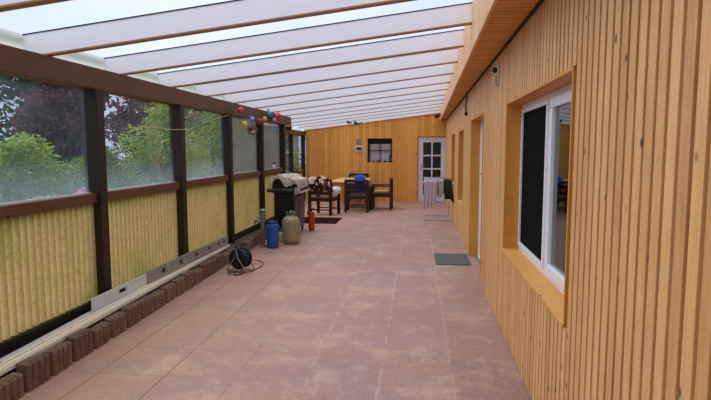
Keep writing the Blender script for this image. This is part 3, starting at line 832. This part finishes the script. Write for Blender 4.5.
# ------------------------------------------------------------------ clothes airer with laundry
A = empty('clothes_airer', (.46, 12.45, 0)); tag(A, 'white folding clothes airer standing near the far door', 'clothes airer')
M['whitewire'] = plain('white_wire', srgb(168,168,174), .4, .2, .03)
hw, hl, H = .29, .42, .93
for s in (-1, 1):
    for (ya, yb) in ((-hl, hl), (hl, -hl)):
        MB().tube([(s*hw, ya, .012), (s*hw, yb*.9, H-.03)], .011).build('leg', M['whitewire'], A, smooth=True)
for yy_ in (-hl, hl): MB().tube([(-hw, yy_, .012), (hw, yy_, .012)], .011).build('foot_bar', M['whitewire'], A, smooth=True)
m = MB(); m.tube([(-hw,-hl-.1,H),(hw,-hl-.1,H),(hw,hl+.1,H),(-hw,hl+.1,H)], .011, closed=True)
for k in range(7):
    yk = -hl+ k*2*hl/6; m.tube([(-hw,yk,H),(hw,yk,H)], .005, 6)
m.build('drying_rails', M['whitewire'], A, smooth=True)
def laundry(name, label, cat, mat, x0, x1, yc, zl, zr, back=.25, skew=0, seed=0, th=.01):
    def fn(u, v_):
        s = v_*2-1; x = x0+(x1-x0)*u; fold = .012*math.sin(u*24+seed)
        if s < 0:
            dd = -s*(H-(zl+(zr-zl)*u)); return (x+skew*dd, yc-.018-fold*(-s)-.01, H+.014-dd)
        return (x, yc+.018+fold*s+.01, H+.014-s*back)
    o = MB().grid(fn, 40, 30).build(name, mat, smooth=True, solid=.006, loc=(.46,12.45,0))
    return tag(o, label, cat)
M['lav'] = plain('lavender_towel', srgb(186,172,186), .95, var=.12, scale=8)
laundry('bath_towel', 'long pale mauve bath towel hanging at the left end of the airer', 'towel', M['lav'], -.30, .0, -hl-.1, .22, .42, .4, -.04, 1)
laundry('dish_towel', 'pale greenish grey towel next to the mauve one on the airer', 'towel', plain('pale_green_towel', srgb(178,184,176), .95), .02, .12, -hl-.1, .5, .58, .3, 0, 2)
laundry('dark_shirt', 'black crumpled shirt hanging at the right end of the airer', 'shirt', plain('black_cotton', srgb(44,38,46), .9, var=.4), .15, .30, -hl-.1, .62, .36, .45, .12, 3)
laundry('brown_trousers', 'dark brown trousers hanging across the middle of the airer', 'trousers', plain('brown_cotton', srgb(74,58,50), .9, var=.3), .1, .28, -.13, .62, .45, .3, .0, 4)

# door mat
t = NT('mat_fibre'); v = t.coord(); n1 = t.noise(v, 60, 3, .7); n2 = t.noise(v, 4, 3)
M['mat'] = t.done(t.principled(t.mix(t.math('ADD', t.math('MULTIPLY', n1, .7), t.math('MULTIPLY', n2, .3)), srgb(64,66,66), srgb(112,114,110)), .95, 0, .1, n1, .8))
o = bx(.27, 7.36, .001, .76, 8.12, .014).build('door_mat', M['mat'], bevel=.004)
tag(o, 'grey fibre door mat on the paving in front of the side door', 'door mat')

# ------------------------------------------------------------------ small things on the walls
LP_ = empty('wall_lamp', (RL[0]+.009*5.25, 5.25, 2.31), RR); tag(LP_, 'beige box-shaped wall light with dark motion sensor, under the eaves', 'wall light')
M['beige'] = plain('beige_plastic', srgb(196,176,146), .5, var=.05)
bx(-.018,-.075,-.10,0,.075,.10).build('back_plate', M['beige'], LP_, bevel=.006)
bx(-.045,-.045,-.08,-.018,.045,-.01).build('housing', M['beige'], LP_, bevel=.01)
m = MB(); m.tube([(-.018,-.0,.04),(-.035,0,.04)], .02, 10); m.sphere((-.035,0,.04), .026); m.build('motion_sensor', M['black'], LP_, smooth=True)

Hk = empty('hanging_cord', (RL[0]+.009*8.75-.02, 8.75, 2.5), RR); tag(Hk, 'brown cord with a plug dangling from the eaves above the side door', 'cord')
MB().tube([(0,0,-.004),(.0,.0,-.12),(-.01,.01,-.2),(.0,-.005,-.3)], .012, 8).build('cord', stuffc('brown_cord', (84,52,34)), Hk, smooth=True)
MB().lathe([(.01,.0),(.026,-.01),(.028,-.05),(.012,-.06)][::-1], 12, c=(0,-.005,-.3)).build('plug', M['mahogany'], Hk, smooth=True)

# black floodlight at the end of the fascia
Fs = empty('spotlight', (fx(16.0)-.06, 15.95, 2.60)); tag(Fs, 'small round black spotlight under the roof in the far right corner', 'spotlight')
m = MB(); m.box(.0,-.03,-.03,.035,.03,.03); m.tube([(0,0,0),(-.04,0,-.01)], .012); m.build('bracket', M['black'], Fs)
MB().lathe([(.03,-.06),(.06,-.05),(.068,.02),(.066,.05),(.03,.055)], 18, Matrix.Translation((-.08,-.02,-.02)) @ Matrix.Rotation(PI/2,4,'X')).build('lamp_head', M['black'], Fs, smooth=True)

# wall clock frame and grey sign on the back wall
K = empty('wall_thermometer', (-1.81, YB-.0, 1.625)); tag(K, 'white framed dial with dark display on the back wall left of the small window', 'thermometer')
bx(-.13,-.03,-.095,.13,-.002,.095).build('case', M['offwhite'], K, bevel=.03)
bx(-.075,-.034,-.045,.085,-.03,.04).build('display', M['black'], K, bevel=.002)
o = bx(-1.905, YB-.02, 1.765, -1.755, YB-.002, 1.93).build('wall_plaque', stuffc('grey_plaque', (150,128,104)), bevel=.004)
tag(o, 'small grey-brown square plaque on the back wall above the white framed dial', 'plaque')
# items on the sill of the back window
for nm, lab, cat, x, h, col, r_ in (('flower_pot', 'white pot on the ledge at the left of the small back window', 'pot', -1.43, .05, (220,220,214), .035),
                            ('flower_pot', 'white pot second from the left on the ledge of the small back window', 'pot', -1.30, .045, (214,206,200), .03),
                            ('flower_pot', 'pale pot right of the middle on the ledge of the small back window', 'pot', -1.08, .05, (224,224,220), .035),
                            ('flower_pot', 'pale pot at the right on the ledge of the small back window', 'pot', -.93, .045, (214,214,214), .032)):
    o = MB().lathe([(r_*.7,0),(r_,h),(r_*1.05,h),(r_*.9,h-.005)], 14).build(nm, plain('pot_glaze', srgb(*col), .4), loc=(x, YB+.07, WZ0), smooth=True)
    tag(o, lab, cat, 'pots on the back window ledge')
def spiky(name, loc, n, h, sp, mat, label, cat, seed, lean=0):
    rnd = random.Random(seed); m = MB()
    for k in range(n):
        a_ = rnd.uniform(0, 2*PI); l = h*rnd.uniform(.6,1); s = sp*rnd.uniform(.3,1)
        p0 = Vector((0,0,0)); p1 = Vector((math.cos(a_)*s*.3+lean*.4*l, math.sin(a_)*s*.3, l*.6)); p2 = Vector((math.cos(a_)*s+lean*l, math.sin(a_)*s*.6, l))
        m.tube([p0,p1,p2], .012, 5, r1=.002)
    return m
o = spiky('dried_flowers', 0, 9, .42, .06, None, '', '', 4, .15).build('dried_flowers', M['black'], loc=(-.87, YB+.07, WZ0)); tag(o, 'dark dried stalks leaning at the right edge of the small back window', 'dried plant')
o = spiky('dried_flowers', 0, 9, .34, .04, None, '', '', 5, 0).build('dried_flowers', M['black'], loc=(-1.5, YB+.07, WZ0)); tag(o, 'dark bunch of stalks standing at the left edge of the small back window', 'dried plant')

# decorative birds / bows under the rafters above the table
for k, (x, z, s) in enumerate(((-2.02, 2.385, 1.), (-1.80, 2.355, 1.2), (-1.62, 2.345, .9))):
    b_ = empty('paper_bird', (x, 15.72, z)); tag(b_, ('leftmost', 'middle', 'rightmost')[k]+' of three small dark ornaments hanging under the last rafters before the back wall', 'ornament', 'ornaments under the far rafters')
    m = MB(); m.sphere((0,0,0), .03*s, 10, (2.2,.8,.8)); m.sphere((.07*s,0,.012), .018*s, 8)
    m.build('body', M['black'] if k != 2 else M['offwhite'], b_, smooth=True)
    for q in (-1, 1):
        MB().add([(-.04*s,q*.01,0),(.03*s,q*.01,0),(-.02*s,q*.11*s,.06*s),(-.07*s,q*.09*s,.05*s)], [(0,1,2,3)]).build('wing', M['black'], b_, solid=.006)
    MB().tube([(0,0,.02),(0,0, zb(x)-z+.02)], .0015, 4).build('thread', M['black'], b_)

# ------------------------------------------------------------------ garland of balls on the top beam
cp = [Vector(p) for p in ((-2.81,7.72,2.02),(-2.79,7.86,2.13),(-2.76,8.12,2.225),(-2.75,8.4,2.14),(-2.745,8.68,2.18),(-2.75,8.95,2.13),(-2.75,9.2,2.19),(-2.75,9.45,2.14),(-2.75,9.8,2.24),(-2.75,10.05,2.20),(-2.76,10.35,2.27),(-2.83,10.6,2.25))]
o = MB().tube(smoothpath(cp), .005, 6).build('garland_string', plain('green_string', srgb(66,70,54), .8), smooth=True); tag(o, 'thin dark string carrying coloured balls along the top beam', 'string')
def ball(name, x, y, z, r, c, label, kind='ball', zt=None):
    e = empty(name, (x, y, z)); tag(e, label, 'ornament', 'coloured balls on the garland')
    m = MB().sphere((0,0,0), r, 18); 
    m.build('ball', plain('ball_paint', srgb(*c), .35, var=.1, scale=20), e, smooth=True)
    MB().lathe([(r*.28,r*.93),(r*.28,r*1.12),(r*.1,r*1.15)], 10).build('cap', M['grey'], e)
    zt = zt or z+r+.04
    MB().tube([(0,0,r*1.1),(0,0,zt-z)], .002, 4).build('loop', M['black'], e)
    return e
def at(u, v, X_):          # where the sight line meets the plane x = X_
    pc, ps = math.cos(pitch), math.sin(pitch); yc, ys = math.cos(yaw), math.sin(yaw)
    F = Vector((ys*pc, yc*pc, -ps)); Rr = Vector((yc, -ys, 0)); U = Rr.cross(F)
    d = F*f_px + Rr*(u-cx) - U*(v-cy); k = X_/d.x
    return Vector((0,0,1.6)) + d*k
spec = [(240.5,110.4,.052,(206,30,72),'crimson ball highest on the left of the garland'),
        (243.9,124.2,.052,(236,200,44),'yellow ball hanging low at the left of the garland'),
        (259.0,121.4,.052,(178,20,66),'dark crimson ball hanging right of the blue one'),
        (264.4,118.8,.043,(232,212,70),'small yellow ball in the middle of the garland'),
        (274.3,119.8,.042,(214,130,196),'small lilac pink ball below the spiky green ornament'),
        (277.9,116.2,.07,(214,34,70),'big crimson ball at the right end of the garland')]
for u, v, r_, c, lab in spec:
    p = at(u, v, -2.76); ball('ornament_ball', p.x, p.y, p.z, r_, c, lab)
# star, striped ball, spiky ornament, teal fish
p = at(252.2,118.6,-2.76); e = empty('star_ornament', p); tag(e, 'blue and white star shaped ornament beside the yellow ball', 'ornament')
m = MB(); pts = []
for k in range(12):
    r_ = .075 if k % 2 == 0 else .035; pts.append((r_*math.cos(PI*k/6), r_*math.sin(PI*k/6)))
m.prism(pts, 'y', -.015, .015); m.build('star', plain('blue_foil', srgb(70,130,214), .4), e); MB().sphere((0,-.005,0), .032, 12).build('centre', plain('pale_blue', srgb(190,205,235), .4), e, smooth=True)
MB().tube([(0,0,.07),(0,0,.12)], .002, 4).build('loop', M['black'], e)
p = at(252.5,130,-2.76); e = empty('woven_ball', p); tag(e, 'large woven brown and white ball hanging lowest on the garland', 'ornament')
t = NT('woven_cane'); v = t.coord(); vo = t.n('ShaderNodeTexVoronoi', {'Vector': v, 'Scale': 22.}).outputs['Color']; sv = t.n('ShaderNodeSeparateColor', {0: vo}).outputs[0]
M['cane'] = t.done(t.principled(t.mix(t.math('GREATER_THAN', sv, .55), srgb(112,66,44), srgb(232,214,200)), .7))
MB().sphere((0,0,0), .062, 18).build('ball', M['cane'], e, smooth=True)
m = MB()
for k in range(5):
    ax = Matrix.Rotation(k*PI/5, 3, 'Z') @ Matrix.Rotation(.5*k, 3, 'X')
    m.tube([ax @ Vector((.08*math.cos(q*PI/10), 0, .08*math.sin(q*PI/10))) for q in range(20)], .006, 5, closed=True)
m.build('cane_rings', stuffc('cane_brown', (128,76,52)), e, smooth=True)
MB().tube([(0,0,.07),(0,0,.24)], .002, 4).build('loop', M['black'], e)
p = at(270,114.5,-2.74); e = empty('spiky_ornament', p); tag(e, 'spiky dark green and teal ornament on the garland by the beam end', 'ornament')
MB().sphere((0,0,0), .06, 14).build('core', stuffc('teal_green', (70,130,120)), e, smooth=True)
m = MB(); rnd = random.Random(2)
for k in range(26):
    d = Vector((rnd.gauss(0,1), rnd.gauss(0,1)*.5, rnd.gauss(0,1))).normalized(); m.tube([d*.05, d*rnd.uniform(.09,.12)], .009, 5, r1=.001)
m.build('spikes', stuffc('dark_green_spikes', (26,52,40)), e)
p = at(274.5,130.5,-2.79); e = empty('fish_ornament', p); tag(e, 'flat teal fish shaped ornament hanging below the beam near its end', 'ornament')
pts = [(.13*math.cos(k*PI/8), .038*math.sin(k*PI/8)) for k in range(16)]
MB().prism([(q[1], q[0]) for q in []] or pts, 'x', -.01, .01).build('body', stuffc('teal_felt', (56,150,160)), e, bevel=.004)
MB().prism([(.11,0),(.20,.04),(.18,0),(.20,-.04)], 'x', -.008, .008).build('tail', stuffc('dark_teal', (22,52,60)), e)
MB().tube([(0,0,.035),(0,0,.165)], .002, 4).build('loop', M['black'], e)
# thin white cord round the second post
cp = [Vector(p) for p in ((-2.965,5.4,1.86),(-2.97,5.9,1.845),(-2.95,6.17,1.84),(-2.842,6.185,1.84),(-2.842,6.315,1.84),(-2.93,6.6,1.86),(-2.9,7.2,2.0),(-2.84,7.83,2.12))]
o = MB().tube(smoothpath(cp,5), .004, 5).build('thin_cord', M['beige'], smooth=True); tag(o, 'thin pale cord tied round the second post from the left', 'cord')

# things on the rail behind the barbecue
e = empty('figurine', (-2.92, 10.62, 1.205)); tag(e, 'small black and white figurine standing on the rail left of the barbecue', 'figurine')
MB().lathe([(.03,0),(.035,.02),(.02,.05),(.028,.07),(.012,.1)], 12).build('body', M['white_frame'], e, smooth=True)
MB().sphere((0,0,.115), .026, 12).build('head', M['black'], e, smooth=True)
e = empty('spray_bottle', (-3.40, 14.55, 0)); e.location = (-3.545, 14.95, .97); tag(e, 'bright blue bottle on the rail of the set-back window behind the barbecue', 'bottle')
MB().lathe([(.035,0),(.038,.01),(.038,.14),(.02,.17),(.015,.2)], 14).build('body', M['bluecloth'], e, smooth=True)
MB().lathe([(.02,.2),(.02,.23),(.0,.235)], 12).build('cap', M['white_frame'], e)
e = empty('potted_plant', (-3.545, 15.45, .97)); tag(e, 'small green plant in a pot on the rail right of the blue bottle', 'potted plant')
MB().lathe([(.03,0),(.042,.07),(.045,.07),(.036,.065)], 14).build('pot', stuffc('clay_pot', (176,110,72)), e, smooth=True)
m = spiky('x', 0, 20, .22, .07, None, '', '', 9); 
for i_, p in enumerate(m.v): m.v[i_] = (p[0]*.6, p[1], p[2]+.06)
m.build('leaves', M['leaf_light'], e)

# ------------------------------------------------------------------ garden outside
def foliage(blobs, n, size, rnd):
    vs, fs = [], []
    tot = sum(b[3]*b[4] for b in blobs)
    for (cx_, cy_, cz_, rh, rv) in blobs:
        k = int(n*rh*rv/tot)
        for _ in range(k):
            d = Vector((rnd.gauss(0,1), rnd.gauss(0,1), rnd.gauss(0,1))).normalized()
            q = rnd.random()**.33
            p = Vector((cx_+d.x*rh*q, cy_+d.y*rh*q, cz_+d.z*rv*q))
            if p.z < -.03: continue
            a_ = Vector((rnd.gauss(0,1), rnd.gauss(0,1), rnd.gauss(0,.6))).normalized()
            b_ = a_.cross(Vector((rnd.gauss(0,1), rnd.gauss(0,1), rnd.gauss(0,1)))).normalized()
            s = size*rnd.uniform(.6,1.3); n0 = len(vs)
            vs += [tuple(p-a_*s), tuple(p+b_*s*.45), tuple(p+a_*s), tuple(p-b_*s*.45)]
            fs.append((n0,n0+1,n0+2,n0+3))
    return vs, fs
def tree(name, x, y, h, w_, mat, label, cat, n, size, seed, trunk=.12, base=.25, group=None, cone=False):
    rnd = random.Random(seed)
    e = empty(name, (x, y, -.06)); tag(e, label, cat, group)
    blobs = []
    z0 = h*base
    k = 9
    for i_ in range(k):
        tt_ = i_/(k-1)
        zz = z0 + (h-z0)*tt_*.92
        rr = w_*(1-tt_*.9 if cone else math.sin(PI*(.22+.68*tt_)))*.62
        for j_ in range(2 if cone else 3):
            an = rnd.uniform(0, 2*PI); off = rr*(.25 if cone else .62)
            blobs.append((math.cos(an)*off, math.sin(an)*off, zz+rnd.uniform(-.1,.1)*h*.3, rr*.7, max(.15, (h-z0)*.14)))
    vs, fs = foliage(blobs, n, size, rnd)
    MB().add(vs, fs).build('foliage', mat, e)
    m = MB(); m.tube([(0,0,0),(0.03,0,h*.45),(0,0,h*.85)], trunk, 8, r1=trunk*.2)
    for i_ in range(6):
        an = i_*1.3; z_ = h*(base+.08*i_); m.tube([(0,0,z_),(math.cos(an)*w_*.45, math.sin(an)*w_*.45, z_+h*.15)], trunk*.4, 6, r1=trunk*.08)
    m.build('trunk', M['bark'], e, smooth=True)
    return e
tree('conifer', -14.6, 19.0, 5.3, 2.6, M['leaf_dark'], 'tall dark evergreen seen through the first pane at upper left', 'tree', 5200, .16, 1, .2, .1)
tree('conifer', -20.2, 20.8, 5.6, 2.9, M['leaf_dark'], 'dark evergreen at the far left edge behind the first pane', 'tree', 4500, .18, 2, .2, .1)
tree('copper_beech', -10.4, 15.0, 4.3, 2.1, M['leaf_copper'], 'copper-leaved purple tree seen through the first pane', 'tree', 6500, .12, 3, .16, .2)
tree('copper_beech', -10.3, 19.6, 4.6, 2.1, M['leaf_copper'], 'second purple-leaved tree, seen at the left of the second pane', 'tree', 6000, .12, 4, .16, .1)
tree('garden_shrub', -7.3, 8.9, 1.65, 1.45, M['leaf_green'], 'rounded green shrub low at the left of the first pane', 'shrub', 5200, .055, 5, .05, .05)
tree('garden_shrub', -6.5, 10.3, 1.65, 1.5, M['leaf_green'], 'mid green shrub low at the right of the first pane', 'shrub', 5200, .055, 6, .05, .05)
tree('garden_shrub', -9.6, 12.2, 2.0, 1.9, M['leaf_light'], 'yellowish green shrub behind the two near shrubs', 'shrub', 4500, .075, 7, .05, .05)
tree('willow', -6.7, 13.3, 2.75, 1.7, M['leaf_light'], 'feathery light green tree filling the right of the second pane', 'tree', 8000, .06, 8, .09, .03)
tree('hazel_bush', -6.3, 16.8, 3.7, 1.6, M['leaf_light'], 'bright yellow-green bush seen through the third pane', 'tree', 8000, .06, 9, .09, .02)
tree('hazel_bush', -7.9, 17.5, 3.6, 1.7, M['leaf_green'], 'darker green bush between the second and third panes', 'tree', 7000, .07, 10, .09, .02)
tree('hedge_shrub', -5.0, 19.0, 2.9, 1.2, M['leaf_green'], 'green shrub seen through the set-back window at the far end', 'shrub', 3500, .06, 11, .06, .02)
tree('conifer', -11.2, 27.5, 5.0, 2.2, M['leaf_dark'], 'dark evergreen beyond the light green bushes', 'tree', 3500, .14, 12, .15, .05)
tree('conifer', -4.6, 28.0, 4.6, 2.0, M['leaf_dark'], 'distant dark evergreen seen between the far posts', 'tree', 3000, .14, 13, .15, .05)
tree('conifer', -26.5, 17.0, 6.0, 3.0, M['leaf_green'], 'broad green tree far out at the left behind the garden', 'tree', 3500, .17, 14, .2, .1)
# pale flower bed near the first pane
for k, (x, y, c) in enumerate(((-5.35, 8.25, 'petal'), (-5.5, 7.3, 'leaf_light'), (-5.0, 9.3, 'leaf_green'))):
    e = empty('flowering_plant', (x, y, -.06)); tag(e, ('pink flowering plant just outside the first post from the left', 'low light green plant outside the middle of the first pane', 'low green plant just outside the left of the second pane')[k], 'plant')
    rnd = random.Random(40+k)
    vs, fs = foliage([(0,0,.5,.42,.5)], 1500, .045, rnd); MB().add(vs, fs).build('leaves', M['leaf_green'] if k != 1 else M['leaf_light'], e)
    if k == 0:
        vs, fs = foliage([(0,0,.93,.30,.12)], 160, .05, rnd); MB().add(vs, fs).build('blossoms', M['petal'], e)
# grey neighbour shed seen through the greyed panes
o = empty('garden_shed', (-5.3, 22.6, -.06)); tag(o, 'grey boarded shed with low roof beyond the clouded panes', 'shed')
o.location = (-7.2, 24.0, -.06)
bx(-1.5,-1.2,0,1.5,1.2,2.3).build('wall', stuffc('shed_boards', (150,152,156), rough=.8), o)
MB().prism([(-1.7,2.3),(1.7,2.3),(1.7,2.4),(0,2.9),(-1.7,2.4)], 'y', -1.3, 1.3).build('roof', stuffc('shed_roof', (96,92,92)), o)

# ------------------------------------------------------------------ output look
SC.view_settings.view_transform = 'Standard'; SC.view_settings.look = 'None'
SC.view_settings.gamma = 1; SC.view_settings.exposure = 0.42
SC.view_settings.use_curve_mapping = False
